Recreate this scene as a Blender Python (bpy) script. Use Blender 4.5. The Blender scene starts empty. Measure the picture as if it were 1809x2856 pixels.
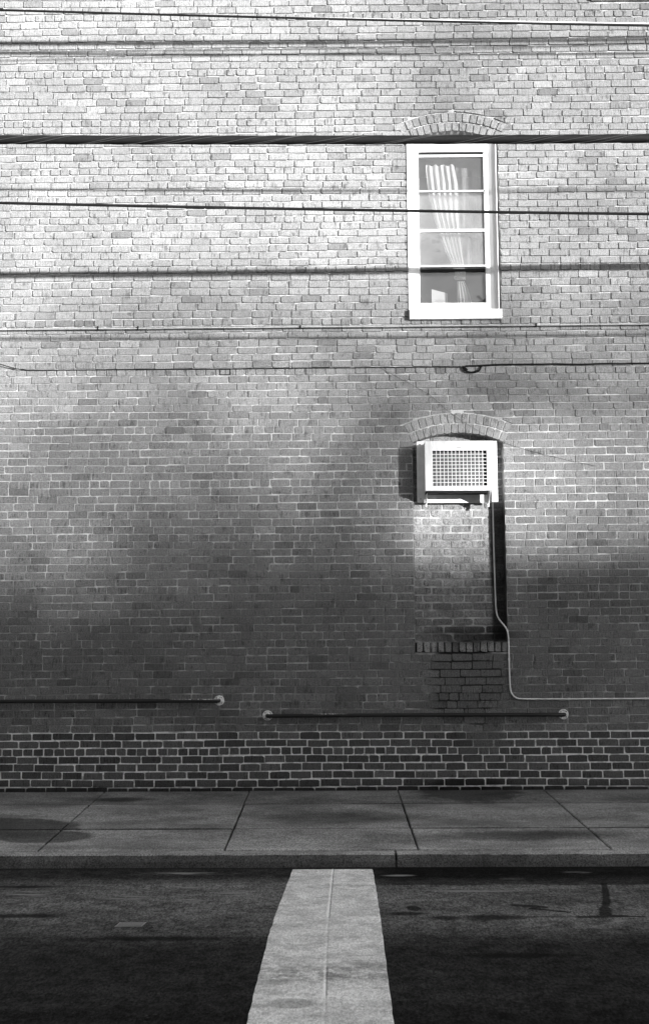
import bpy, math, random
import numpy as np
from mathutils import Vector, Matrix
R = math.radians
scene = bpy.context.scene
COL = scene.collection

# ------------------------------------------------------------------ camera
PITCH, YAW, ROLL = R(6.4), R(0.5), 0.005
fwd = Vector((-math.sin(YAW)*math.cos(PITCH), math.cos(YAW)*math.cos(PITCH), math.sin(PITCH)))
rgt = fwd.cross(Vector((0, 0, 1))).normalized()
upv = rgt.cross(fwd)
r2 = math.cos(ROLL)*rgt - math.sin(ROLL)*upv
u2 = math.cos(ROLL)*upv + math.sin(ROLL)*rgt
cd = bpy.data.cameras.new("camera")
cam = bpy.data.objects.new("camera", cd)
COL.objects.link(cam)
m = Matrix.Identity(4)
for i in range(3):
    m[i][0], m[i][1], m[i][2] = r2[i], u2[i], -fwd[i]
m[0][3], m[1][3], m[2][3] = 0.0, -12.0, 1.63
cam.matrix_world = m
cd.sensor_fit = 'VERTICAL'
cd.sensor_height = 36.0
cd.lens = 36.0*3140.0/2856.0
cd.clip_end = 3000.0
scene.camera = cam

# ------------------------------------------------------------------ light
SUN_EL, SUN_AZ = R(5.5), R(52)          # azimuth measured from the wall's normal towards +x
SKY_STRENGTH = 0.15
world = bpy.data.worlds.new("World")
scene.world = world
world.use_nodes = True
wn, wl = world.node_tree.nodes, world.node_tree.links
wn.clear()
sky = wn.new('ShaderNodeTexSky'); sky.sky_type = 'NISHITA'; sky.sun_disc = False
sky.sun_elevation = SUN_EL
sky.sun_rotation = R(180) - SUN_AZ      # 0 is +y, clockwise seen from above
bw = wn.new('ShaderNodeRGBToBW')        # a black and white film sees the sky as grey
bg = wn.new('ShaderNodeBackground'); bg.inputs[1].default_value = SKY_STRENGTH
wo = wn.new('ShaderNodeOutputWorld')
wl.new(sky.outputs[0], bw.inputs[0]); wl.new(bw.outputs[0], bg.inputs[0]); wl.new(bg.outputs[0], wo.inputs[0])
sd = bpy.data.lights.new("sun", 'SUN'); sd.energy = 5.0; sd.angle = R(0.5); sd.color = (1, 1, 1)
sun = bpy.data.objects.new("sun", sd); COL.objects.link(sun)
sdir = Vector((math.sin(SUN_AZ)*math.cos(SUN_EL), -math.cos(SUN_AZ)*math.cos(SUN_EL), math.sin(SUN_EL)))
sun.rotation_euler = sdir.to_track_quat('Z', 'Y').to_euler()
sun.location = (20, -15, 12)
vs = scene.view_settings
scene.display_settings.display_device = 'sRGB'
vs.view_transform = 'Standard'; vs.look = 'None'; vs.gamma = 1.0; vs.use_curve_mapping = False
vs.exposure = 1.72

# ------------------------------------------------------------------ helpers
class NT:
    """small node-graph writer"""
    def __init__(s, name):
        s.mat = bpy.data.materials.new(name); s.mat.use_nodes = True
        s.t = s.mat.node_tree; s.t.nodes.clear()
        s.out = s.t.nodes.new('ShaderNodeOutputMaterial')
        s.geo = s.t.nodes.new('ShaderNodeNewGeometry')
        s.pos = s.geo.outputs['Position']
        sep = s.t.nodes.new('ShaderNodeSeparateXYZ'); s.lk(s.pos, sep.inputs[0])
        s.x, s.y, s.z = sep.outputs[0], sep.outputs[1], sep.outputs[2]
    def lk(s, a, b): s.t.links.new(a, b)
    def put(s, sock, v):
        if isinstance(v, (int, float)): sock.default_value = v
        elif isinstance(v, tuple): sock.default_value = v
        else: s.lk(v, sock)
    def m(s, op, a, b=0.0, c=None, clamp=False):
        n = s.t.nodes.new('ShaderNodeMath'); n.operation = op; n.use_clamp = clamp
        s.put(n.inputs[0], a); s.put(n.inputs[1], b)
        if c is not None: s.put(n.inputs[2], c)
        return n.outputs[0]
    def mapv(s, vec, scale):
        n = s.t.nodes.new('ShaderNodeMapping'); s.lk(vec, n.inputs[0]); n.inputs['Scale'].default_value = scale
        return n.outputs[0]
    def noise(s, scale, detail=3, rough=.55, vec=None, sc3=None, dist=0.0):
        n = s.t.nodes.new('ShaderNodeTexNoise'); v = vec or s.pos
        if sc3: v = s.mapv(v, sc3)
        s.lk(v, n.inputs['Vector']); n.inputs['Scale'].default_value = scale
        n.inputs['Detail'].default_value = detail; n.inputs['Roughness'].default_value = rough
        n.inputs['Distortion'].default_value = dist
        return n.outputs[0]
    def ramp(s, v, lo, hi, a=0.0, b=1.0, smooth=True):
        n = s.t.nodes.new('ShaderNodeMapRange'); n.interpolation_type = 'SMOOTHSTEP' if smooth else 'LINEAR'
        s.put(n.inputs[0], v)
        if lo > hi: lo, hi, a, b = hi, lo, b, a
        n.inputs[1].default_value = lo; n.inputs[2].default_value = hi
        s.put(n.inputs[3], a); s.put(n.inputs[4], b)
        return n.outputs[0]
    def mixf(s, f, a, b):
        n = s.t.nodes.new('ShaderNodeMix'); n.data_type = 'FLOAT'
        s.put(n.inputs[0], f); s.put(n.inputs[2], a); s.put(n.inputs[3], b)
        return n.outputs[0]
    def blob(s, a, b, ca, cb, ra, rb, soft=.3, warp=None, wamt=.3):
        """1 inside an ellipse with a ragged edge"""
        da = s.m('DIVIDE', s.m('SUBTRACT', a, ca), ra); db = s.m('DIVIDE', s.m('SUBTRACT', b, cb), rb)
        d = s.m('SQRT', s.m('ADD', s.m('MULTIPLY', da, da), s.m('MULTIPLY', db, db)))
        if warp is not None: d = s.m('ADD', d, s.m('MULTIPLY', s.m('SUBTRACT', warp, .5), wamt*2))
        return s.ramp(d, 1+soft, 1-soft)
    def seg(s, x0, y0, x1, y1, w, soft=.25, warp=None, wamt=.3):
        """1 on a thick stroke between two ground points"""
        L = math.hypot(x1-x0, y1-y0); ux, uy = (x1-x0)/L, (y1-y0)/L
        px, py = s.m('SUBTRACT', s.x, x0), s.m('SUBTRACT', s.y, y0)
        t = s.m('ADD', s.m('MULTIPLY', px, ux), s.m('MULTIPLY', py, uy))
        tc = s.m('MINIMUM', s.m('MAXIMUM', t, 0.0), L)
        dx, dy = s.m('SUBTRACT', px, s.m('MULTIPLY', tc, ux)), s.m('SUBTRACT', py, s.m('MULTIPLY', tc, uy))
        d = s.m('DIVIDE', s.m('SQRT', s.m('ADD', s.m('MULTIPLY', dx, dx), s.m('MULTIPLY', dy, dy))), w)
        if warp is not None: d = s.m('ADD', d, s.m('MULTIPLY', s.m('SUBTRACT', warp, .5), wamt*2))
        return s.ramp(d, 1+soft, 1-soft)
    def bump(s, h, dist=.002, strength=1.0):
        n = s.t.nodes.new('ShaderNodeBump'); n.inputs['Distance'].default_value = dist
        n.inputs['Strength'].default_value = strength; s.lk(h, n.inputs['Height']); return n.outputs[0]
    def pbr(s, val, rough=.85, normal=None, spec=.3, metal=0.0):
        n = s.t.nodes.new('ShaderNodeBsdfPrincipled')
        if isinstance(val, (int, float)): n.inputs['Base Color'].default_value = (val, val, val, 1)
        else: s.lk(val, n.inputs['Base Color'])
        s.put(n.inputs['Roughness'], rough); n.inputs['Specular IOR Level'].default_value = spec
        n.inputs['Metallic'].default_value = metal
        if normal is not None: s.lk(normal, n.inputs['Normal'])
        s.lk(n.outputs[0], s.out.inputs[0]); return n
def flat(name, v, rough=.6, var=.12, scale=30, spec=.3, metal=0.0, streak=None, bumpd=.0006):
    k = NT(name)
    n = k.noise(scale, 4, .6, sc3=streak)
    k.pbr(k.m('MULTIPLY', v, k.ramp(n, .25, .75, 1-var, 1+var)), rough, k.bump(n, bumpd), spec, metal)
    return k.mat

class MB:
    """collects raw geometry and links it as ONE mesh object"""
    def __init__(s): s.v = []; s.f = []; s.t = []
    def add(s, vs_, fs, tone=1.0):
        o = len(s.v); s.v.extend(vs_)
        for f in fs: s.f.append(tuple(i+o for i in f)); s.t.append(tone)
    def box(s, x0, x1, y0, y1, z0, z1, tone=1.0):
        V = [(x0,y0,z0),(x1,y0,z0),(x1,y1,z0),(x0,y1,z0),(x0,y0,z1),(x1,y0,z1),(x1,y1,z1),(x0,y1,z1)]
        s.add(V, [(0,3,2,1),(4,5,6,7),(0,1,5,4),(1,2,6,5),(2,3,7,6),(3,0,4,7)], tone)
    def tube(s, pts, rad, n=8, caps=True, tone=1.0, flat_=1.0):
        pts = [Vector(p) for p in pts]; L = len(pts)
        rr = rad if isinstance(rad, (list, tuple)) else [rad]*L
        V = []; ref = None
        for i, p in enumerate(pts):
            d = (pts[min(i+1, L-1)] - pts[max(i-1, 0)]).normalized()
            if ref is None: ref = Vector((0,0,1)) if abs(d.z) < .9 else Vector((1,0,0))
            a = (ref - d*ref.dot(d)).normalized(); b = d.cross(a); ref = a
            for k in range(n):
                t = 2*math.pi*k/n
                V.append(tuple(p + rr[i]*(math.cos(t)*a + math.sin(t)*b*flat_)))
        F = [(i*n+k, i*n+(k+1) % n, (i+1)*n+(k+1) % n, (i+1)*n+k) for i in range(L-1) for k in range(n)]
        if caps: F += [tuple(range(n))[::-1], tuple(range((L-1)*n, L*n))]
        s.add(V, F, tone)
    def mesh(s, name, mat, smooth=False):
        me = bpy.data.meshes.new(name); me.from_pydata(s.v, [], s.f); me.materials.append(mat)
        at = me.attributes.new('tone', 'FLOAT', 'FACE'); at.data.foreach_set('value', np.array(s.t, 'f'))
        if smooth: me.polygons.foreach_set('use_smooth', [True]*len(me.polygons))
        me.update(); return me
    def obj(s, name, mat, parent=None, smooth=False, bevel=0):
        o = bpy.data.objects.new(name, s.mesh(name, mat, smooth)); COL.objects.link(o)
        if parent: o.parent = parent
        if bevel:
            b = o.modifiers.new('bevel', 'BEVEL'); b.width = bevel; b.segments = 2; b.limit_method = 'ANGLE'
        return o
def empty(name, loc=(0,0,0)):
    o = bpy.data.objects.new(name, None); COL.objects.link(o); o.location = loc; return o
def tag(o, label=None, cat=None, group=None, kind=None):
    for k, v in (('label', label), ('category', cat), ('group', group), ('kind', kind)):
        if v: o[k] = v
    return o
rng = random.Random(7)

# ------------------------------------------------------------------ materials
def brick_material():
    k = NT('fired_brick')
    at = k.t.nodes.new('ShaderNodeAttribute'); at.attribute_name = 'tone'; tone = at.outputs['Fac']
    oi = k.t.nodes.new('ShaderNodeObjectInfo')
    fine = k.noise(220, 3, .7)
    streak = k.noise(1.0, 3, .6, sc3=(70, 20, 16))
    blot = k.noise(9, 3, .6)
    burn = k.ramp(k.m('MULTIPLY', blot, k.noise(1.0, 2, .5, sc3=(55, 10, 9))), .30, .38)
    pit = k.m('MAXIMUM', k.ramp(k.noise(48, 1, .5), .68, .74), k.ramp(k.noise(1.0, 2, .6, sc3=(60, 30, 22)), .66, .72))
    weather = k.noise(.55, 4, .6)
    grit = k.noise(88, 3, .95)
    c = k.m('MULTIPLY', .225, tone)
    c = k.m('MULTIPLY', c, k.ramp(grit, .34, .66, .58, 1.46))
    c = k.m('MULTIPLY', c, k.ramp(oi.outputs['Random'], 0, 1, .90, 1.10, False))
    c = k.m('MULTIPLY', c, k.ramp(fine, .3, .7, .80, 1.18))
    c = k.m('MULTIPLY', c, k.ramp(streak, .3, .7, .82, 1.16))
    c = k.m('MULTIPLY', c, k.ramp(weather, .3, .7, .88, 1.12))
    c = k.m('MULTIPLY', c, k.mixf(burn, 1.0, .55))
    c = k.m('MULTIPLY', c, k.mixf(pit, 1.0, .40))
    # wash of pale lime that ran down from the joints
    lime = k.ramp(k.noise(1.0, 4, .65, sc3=(26, 10, 7)), .60, .74)
    c = k.m('ADD', c, k.m('MULTIPLY', lime, .05))
    # grime rising at the foot of the wall and under the blocked opening
    warp = k.noise(2.2, 3, .6)
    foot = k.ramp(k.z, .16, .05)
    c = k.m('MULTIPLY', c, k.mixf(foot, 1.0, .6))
    leak = k.blob(k.x, k.z, 1.40, 1.15, .5, .42, .5, warp, .5)
    c = k.m('MULTIPLY', c, k.mixf(leak, 1.0, .82))
    soot = k.blob(k.x, k.z, 1.5, 1.66, .42, .10, .5, warp, .4)
    c = k.m('MULTIPLY', c, k.mixf(soot, 1.0, .3))
    jamb_shade = k.m('MULTIPLY', k.m('MULTIPLY', k.ramp(k.m('ADD', k.x, k.m('MULTIPLY', k.m('SUBTRACT', warp, .5), .05)), 1.665, 1.70), k.ramp(k.x, 1.834, 1.830)), k.m('MULTIPLY', k.ramp(k.z, 3.15, 2.9), k.ramp(k.z, 1.58, 1.62)))
    jamb_shade = k.m('MULTIPLY', jamb_shade, k.ramp(k.y, .012, .02))
    c = k.m('MULTIPLY', c, k.mixf(jamb_shade, 1.0, .30))  # jamb's cast shadow painted into the brick along the recess's right side
    gnd = k.blob(k.x, k.z, 1.35, .10, .42, .09, .4, warp, .4)
    c = k.m('MULTIPLY', c, k.mixf(gnd, 1.0, .25))
    h = k.m('ADD', k.m('MULTIPLY', fine, .5), streak)
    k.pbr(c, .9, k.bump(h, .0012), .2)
    return k.mat
def mortar_material():
    k = NT('lime_mortar')
    n = k.noise(110, 3, .8); big = k.noise(1.3, 4, .65); mid = k.noise(7, 3, .6)
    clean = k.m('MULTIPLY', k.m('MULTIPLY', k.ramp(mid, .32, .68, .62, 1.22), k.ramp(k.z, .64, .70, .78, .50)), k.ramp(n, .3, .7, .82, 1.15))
    clean = k.m('MULTIPLY', clean, k.m('MAXIMUM', k.ramp(k.z, 1.9, 4.2, .68, 1.0), k.ramp(k.z, .70, .64)))  # lower mortar darkened to deepen the wall's shade
    # old dirty pointing between the courses half way up, patchy
    patch = k.ramp(k.m('ADD', k.m('MULTIPLY', big, .55), k.m('MULTIPLY', mid, .45)), .44, .56)
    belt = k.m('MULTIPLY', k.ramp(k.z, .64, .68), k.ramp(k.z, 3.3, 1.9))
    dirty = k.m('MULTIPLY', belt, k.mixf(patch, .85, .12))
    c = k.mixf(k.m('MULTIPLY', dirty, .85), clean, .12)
    lowdirt = k.m('MULTIPLY', k.ramp(k.z, .66, .63), k.ramp(mid, .50, .62))
    c = k.mixf(k.m('MULTIPLY', lowdirt, .7), c, .14)
    warp = k.noise(2.5, 3, .6)
    # black mould under the old sill: wide above, narrowing down
    mould = k.blob(k.x, k.z, 1.38, 1.15, .42, .48, .2, warp, .45)
    mould2 = k.blob(k.x, k.z, 1.52, .62, .26, .16, .4, warp, .7)
    mm = k.m('MAXIMUM', k.m('MULTIPLY', mould, .97), k.m('MULTIPLY', mould2, .7))
    c = k.mixf(mm, c, .018)
    recess_shade = k.m('MULTIPLY', k.m('MULTIPLY', k.ramp(k.x, 1.67, 1.70), k.ramp(k.x, 1.834, 1.828)), k.m('MULTIPLY', k.m('MULTIPLY', k.ramp(k.z, 3.15, 2.9), k.ramp(k.z, 1.56, 1.6)), k.ramp(k.y, .012, .02)))
    c = k.m('MULTIPLY', c, k.mixf(recess_shade, 1.0, .22))  # same jamb shadow darkened into the recess mortar
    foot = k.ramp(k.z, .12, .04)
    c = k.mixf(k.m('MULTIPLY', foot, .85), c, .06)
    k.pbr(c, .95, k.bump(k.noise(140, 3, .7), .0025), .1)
    return k.mat
M_BRICK, M_MORTAR = brick_material(), mortar_material()
def black_joint_material():
    k = NT('sooty_mortar'); n = k.noise(60, 3, .6)
    k.pbr(k.m('MULTIPLY', .02, k.ramp(n, .3, .7, .6, 1.8)), .95); return k.mat
M_SOOT = black_joint_material()
M_WHITE = flat('white_window_paint', .74, .45, .06, 18, .4, streak=(2, 2, .25))
M_WORN = flat('weathered_white_wood', .58, .7, .22, 40, .3, streak=(3, 3, .12))
M_AC = flat('white_enamelled_steel', .72, .45, .10, 1.0, .4, streak=(18, 18, 5))
M_FIN = flat('condenser_fins', .12, .5, .35, 1.0, .4, streak=(500, 1, 60))
M_BOARD = flat('painted_board', .74, .6, .08, 14, .3)
M_DARK = flat('dark_gap', .012, .9)
M_RUBBER = flat('black_cable_rubber', .010, .7, .3, 60, .15)
M_STEELWIRE = flat('bright_lashing_wire', .13, .35, .1, 60, .5, metal=.6)
M_BARE = flat('bare_aluminium_wire', .75, .35, .1, 60, .5)
M_GREYCABLE = flat('painted_thin_cable', .48, .6, .2, 30, .3)
M_CONDUIT = flat('light_grey_plastic_conduit', .62, .45, .08, 25, .4)
M_FLANGE = flat('galvanised_flange', .62, .65, .45, 55, .4)
M_ROOM = flat('interior_plaster', .28, .9, .05, 3)
M_SHADE = flat('cream_roller_blind', .55, .9, .05, 3)
M_POLE = flat('creosoted_timber', .10, .85, .4, 8, .2, streak=(6, 6, .3))
M_ROOFING = flat('grey_roof_felt', .10, .9, .2, 5)
M_STUCCO = flat('grey_stucco', .32, .9, .15, 2)
M_TIN = flat('painted_clapboard', .45, .8, .1, 3)
M_BARK = flat('tree_bark', .09, .9, .4, 12, .2, streak=(4, 4, .5))
M_COPING = flat('cast_stone_coping', .36, .85, .2, 6)
def pipe_material():
    k = NT('dark_painted_pipe')
    n = k.noise(1.0, 3, .7, sc3=(120, 60, 60))
    zone = k.m('MAXIMUM', k.blob(k.x, k.x, -.05, -.05, .22, .22, .3), k.blob(k.x, k.x, -1.47, -1.47, .34, .34, .3))
    chip = k.m('MULTIPLY', k.ramp(n, .50, .56), zone)
    top = k.t.nodes.new('ShaderNodeSeparateXYZ'); k.lk(k.geo.outputs['Normal'], top.inputs[0])
    chip = k.m('MULTIPLY', chip, k.ramp(top.outputs[2], .6, .8))
    k.pbr(k.mixf(chip, .011, .75), .5, None, .4); return k.mat
M_PIPE = pipe_material()
def leaf_material():
    k = NT('tree_leaf'); oi = k.noise(.6, 3, .6)
    d = k.t.nodes.new('ShaderNodeBsdfDiffuse'); c = k.m('MULTIPLY', .085, k.ramp(oi, .3, .7, .6, 1.4))
    k.lk(c, d.inputs[0]); k.lk(d.outputs[0], k.out.inputs[0]); return k.mat
M_LEAF = leaf_material()
def glass_material(name, veil, refl=1.0, tint=.82):
    k = NT(name)
    tr = k.t.nodes.new('ShaderNodeBsdfTransparent'); tr.inputs[0].default_value = (tint, tint, tint, 1)
    gl = k.t.nodes.new('ShaderNodeBsdfGlossy'); gl.inputs['Roughness'].default_value = .015
    gl.inputs[0].default_value = (refl, refl, refl, 1)
    wv = k.noise(3.2, 2, .5)
    k.lk(k.bump(wv, .012), gl.inputs['Normal'])
    dt = k.t.nodes.new('ShaderNodeVectorMath'); dt.operation = 'DOT_PRODUCT'
    k.lk(k.geo.outputs['Incoming'], dt.inputs[0]); k.lk(k.geo.outputs['True Normal'], dt.inputs[1])
    fac = k.m('ADD', .12, k.m('MULTIPLY', .9, k.m('POWER', k.m('SUBTRACT', 1.0, k.m('ABSOLUTE', dt.outputs['Value'])), 4.5)))
    a = k.t.nodes.new('ShaderNodeMixShader'); k.lk(fac, a.inputs[0]); k.lk(tr.outputs[0], a.inputs[1]); k.lk(gl.outputs[0], a.inputs[2])
    d = k.t.nodes.new('ShaderNodeBsdfDiffuse'); d.inputs[0].default_value = (.62, .62, .62, 1)
    b = k.t.nodes.new('ShaderNodeMixShader')
    k.lk(k.m('MULTIPLY', veil, k.ramp(k.noise(5, 4, .6), .3, .7, .8, 1.2)), b.inputs[0])  # pale diffuse share mixed over the clear glass
    k.lk(a.outputs[0], b.inputs[1]); k.lk(d.outputs[0], b.inputs[2]); k.lk(b.outputs[0], k.out.inputs[0])
    return k.mat
def curtain_material():
    k = NT('sheer_white_cloth')
    d = k.t.nodes.new('ShaderNodeBsdfDiffuse'); d.inputs[0].default_value = (.85, .85, .85, 1)
    t = k.t.nodes.new('ShaderNodeBsdfTranslucent'); t.inputs[0].default_value = (.7, .7, .7, 1)
    tr = k.t.nodes.new('ShaderNodeBsdfTransparent')
    a = k.t.nodes.new('ShaderNodeMixShader'); a.inputs[0].default_value = .45
    k.lk(d.outputs[0], a.inputs[1]); k.lk(t.outputs[0], a.inputs[2])
    b = k.t.nodes.new('ShaderNodeMixShader'); b.inputs[0].default_value = .08
    k.lk(a.outputs[0], b.inputs[1]); k.lk(tr.outputs[0], b.inputs[2]); k.lk(b.outputs[0], k.out.inputs[0]); return k.mat
M_CURTAIN = curtain_material()

def concrete_material():
    k = NT('pavement_concrete')
    g = k.noise(1.0, 3, .9, sc3=(85, 26, 60)); n = k.noise(14, 5, .8); big = k.noise(1.1, 4, .6, sc3=(1, 1.8, 1))
    c = k.m('MULTIPLY', .22, k.ramp(g, .32, .68, .50, 1.55))
    c = k.m('MULTIPLY', c, k.ramp(n, .3, .7, .84, 1.16))
    c = k.m('MULTIPLY', c, k.ramp(big, .32, .68, .62, 1.32))
    # the strip next to the kerb is bleached, the strip by the wall grimy
    c = k.m('MULTIPLY', c, k.ramp(k.y, -2.16, -2.10, 1.18, 1.0))
    c = k.m('MULTIPLY', c, k.ramp(k.y, -.88, -.82, 1.0, .72))
    w = k.noise(1.7, 4, .6); w2 = k.noise(5, 4, .6)
    p1 = k.blob(k.x, k.y, -3.3, -1.98, 1.05, .44, .10, w2, .3)
    p2 = k.blob(k.x, k.y, -2.42, -2.44, .40, .27, .10, w2, .15)
    p3 = k.blob(k.x, k.y, 1.36, -.12, .52, .68, .22, w2, .5)
    p4 = k.blob(k.x, k.y, .0, -1.6, .55, .28, .5, w, .6)
    p5 = k.blob(k.x, k.y, 1.55, -2.48, .65, .22, .4, w2, .5)
    p6 = k.blob(k.x, k.y, -2.15, -.52, .32, .12, .4, w2, .4)
    p7 = k.blob(k.x, k.y, -1.15, -2.5, .25, .16, .6, w2, .6)
    for p, a in ((k.m('MAXIMUM', p1, p2), .34), (p3, .30), (p4, .42), (p5, .34), (p6, .36), (p7, .8)):
        c = k.m('MULTIPLY', c, k.mixf(p, 1.0, a))
    c = k.m('MULTIPLY', c, k.ramp(k.y, -2.92, -3.0, 1.0, 1.25))
    wob = k.m('MULTIPLY', k.m('SUBTRACT', w2, .5), .03)
    brk = k.noise(1.5, 3, .7)
    for yj, wd, a_ in ((-2.126, .034, .9), (-.84, .03, .5), (-3.04, .03, 1.0)):
        ln = k.ramp(k.m('ABSOLUTE', k.m('ADD', k.m('SUBTRACT', k.y, yj), wob)), wd, wd*.35)
        c = k.m('MULTIPLY', c, k.mixf(k.m('MULTIPLY', ln, k.ramp(brk, .35, .55, a_*.45, a_)), 1.0, .18))
    # cracked crumbling lip by the wall
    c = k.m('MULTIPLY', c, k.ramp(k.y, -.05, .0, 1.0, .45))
    spot = k.ramp(k.noise(11, 2, .5), .70, .76)
    c = k.m('MULTIPLY', c, k.mixf(spot, 1.0, .7))
    k.pbr(c, .9, k.bump(g, .0015), .2); return k.mat
def kerb_material():
    k = NT('granite_kerb')
    g = k.noise(80, 3, .9); n = k.noise(9, 4, .7); s = k.noise(1.2, 3, .6)
    nz = k.t.nodes.new('ShaderNodeSeparateXYZ'); k.lk(k.geo.outputs['True Normal'], nz.inputs[0])
    c = k.m('MULTIPLY', .17, k.ramp(g, .3, .7, .3, 1.8))
    c = k.m('MULTIPLY', c, k.ramp(n, .3, .7, .8, 1.2))
    c = k.m('MULTIPLY', c, k.ramp(s, .35, .65, .7, 1.2))
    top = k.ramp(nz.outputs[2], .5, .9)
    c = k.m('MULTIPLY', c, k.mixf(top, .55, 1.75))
    k.pbr(c, .85, k.bump(g, .006), .3); return k.mat
def asphalt_material():
    k = NT('asphalt')
    g = k.noise(1.0, 3, .95, sc3=(70, 24, 60)); n = k.noise(7, 6, .85); big = k.noise(.6, 3, .6, sc3=(1, 2.5, 1))
    c = k.m('MULTIPLY', .038, k.ramp(g, .32, .68, .35, 1.9))
    c = k.m('MULTIPLY', c, k.ramp(n, .35, .65, .55, 1.5))
    c = k.m('MULTIPLY', c, k.ramp(big, .35, .65, .85, 1.2))
    w = k.noise(2.6, 4, .6); w2 = k.noise(7, 4, .65); ws = k.noise(1.0, 4, .65, sc3=(3, 14, 1))
    # the newer smooth strip of the lane wears paler
    yy = k.m('ADD', k.y, k.m('MULTIPLY', k.m('SUBTRACT', w, .5), .12))
    lane = k.m('MULTIPLY', k.ramp(yy, -5.75, -4.95), k.ramp(yy, -3.55, -3.95))
    c = k.m('MULTIPLY', c, k.mixf(lane, .60, 2.75))
    # gutter: dark patch of tar on the right side only
    gut = k.m('MULTIPLY', k.ramp(yy, -3.96, -3.90), k.ramp(k.x, .1, .45))
    c = k.m('MULTIPLY', c, k.mixf(gut, 1.0, .35))
    near = k.m('MULTIPLY', k.ramp(k.y, -6.6, -6.95), .8)
    c = k.m('MULTIPLY', c, k.mixf(near, 1.0, .5))
    tar = None
    for cx, cy, ra, rb, soft in ((.48, -4.70, .045, .08, .25), (.42, -4.86, .14, .05, .5), (.66, -4.98, .1, .06, .4),
                           (.95, -4.98, .20, .08, .5),
                           (-1.9, -4.9, .22, .06, .5), (-2.2, -3.95, .30, .04, .7), (-1.0, -5.5, .5, .05, .6), (.9, -5.9, .25, .05, .6)):
        b = k.blob(k.x, k.y, cx, cy, ra, rb, soft, w2, .35)
        tar = b if tar is None else k.m('MAXIMUM', tar, b)
    for x0, y0, x1, y1, w_ in ((1.86, -3.90, 1.80, -4.2, .020), (1.80, -4.2, 1.735, -4.5, .024), (1.735, -4.5, 1.672, -4.72, .026), (1.672, -4.72, 1.628, -4.93, .040),
                               (1.46, -4.97, 1.74, -4.95, .035), (1.74, -4.95, 1.84, -4.97, .02), (1.13, -4.62, 1.30, -4.68, .035), (1.22, -4.72, 1.42, -4.83, .022), (1.15, -4.96, 1.46, -4.97, .012)):
        tar = k.m('MAXIMUM', tar, k.seg(x0, y0, x1, y1, w_, .35, w2, .6))
    c = k.mixf(k.m('MULTIPLY', tar, .8), c, .007)
    sc = None
    for cx, cy, ra, rb in ((-1.36, -4.32, .16, .09), (-.95, -4.42, .10, .05), (-.64, -4.20, .13, .10), (-2.05, -4.2, .14, .09), (-1.0, -4.0, .08, .04),
                           (.45, -3.55, .10, .035), (1.75, -3.45, .1, .03), (-1.15, -3.45, .35, .05), (1.25, -3.7, .07, .03), (.9, -4.15, .3, .03)):
        b = k.blob(k.x, k.y, cx, cy, ra, rb, .5, w2, .4)
        sc = b if sc is None else k.m('MAXIMUM', sc, b)
    c = k.mixf(k.m('MULTIPLY', sc, k.ramp(ws, .44, .56, 0, 1.0)), c, .24)
    c = k.m('ADD', c, k.m('MULTIPLY', k.ramp(k.noise(38, 2, .8), .64, .72), .035))
    seam = k.m('MULTIPLY', k.ramp(k.m('ABSOLUTE', k.m('SUBTRACT', yy, -3.235)), .03, .0), .7)
    c = k.mixf(seam, c, .008)
    k.pbr(c, .92, k.bump(g, .004), .04); return k.mat
def stripe_material():
    k = NT('white_road_marking')
    g = k.noise(1.0, 3, .9, sc3=(80, 28, 60)); w = k.noise(5.5, 6, .8); b = k.noise(2.2, 4, .6)
    c = k.m('MULTIPLY', .90, k.ramp(g, .32, .68, .68, 1.22))
    c = k.m('MULTIPLY', c, k.ramp(w, .40, .66, 1.05, .66))
    c = k.m('MULTIPLY', c, k.ramp(b, .35, .65, 1.05, .85))
    c = k.m('MULTIPLY', c, k.mixf(k.ramp(k.noise(24, 4, .8), .66, .72), 1.0, .35))
    wp = k.noise(6, 4, .6)
    d1 = k.blob(k.x, k.y, -.05, -6.25, .5, .17, .5, wp, .5)
    c = k.m('MULTIPLY', c, k.mixf(k.m('MULTIPLY', d1, k.ramp(w, .35, .6)), 1.0, .5))
    d2 = k.blob(k.x, k.y, -.21, -6.76, .11, .075, .15, wp, .12)
    c = k.m('MULTIPLY', c, k.mixf(d2, 1.0, .62))
    xm = k.m('ADD', -.027, k.m('MULTIPLY', .015, k.m('MAXIMUM', k.m('ADD', k.y, 3.3), -2.0)))
    off = k.m('SUBTRACT', k.x, xm)
    on = k.m('MAXIMUM', k.ramp(k.y, -5.05, -4.95), k.m('MULTIPLY', k.ramp(k.y, -6.75, -6.6), k.ramp(k.y, -6.05, -6.15)))
    on = k.m('MAXIMUM', on, .3)
    c = k.m('ADD', c, k.m('MULTIPLY', on, k.m('MULTIPLY', k.ramp(k.m('ABSOLUTE', k.m('ADD', off, .003)), .009, .004), .35)))
    c = k.m('MULTIPLY', c, k.mixf(k.m('MULTIPLY', on, k.ramp(k.m('ABSOLUTE', k.m('SUBTRACT', off, .008)), .007, .003)), 1.0, .55))  # seam's thin shadow line painted beside its brightened ridge
    sk = k.ramp(k.noise(1.0, 4, .7, sc3=(5, 26, 1)), .60, .68)
    c = k.m('MULTIPLY', c, k.mixf(sk, 1.0, .62))
    k.pbr(c, .8, k.bump(g, .002), .25); return k.mat
M_CONC, M_KERB, M_ASPH, M_STRIPE = concrete_material(), kerb_material(), asphalt_material(), stripe_material()

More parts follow.
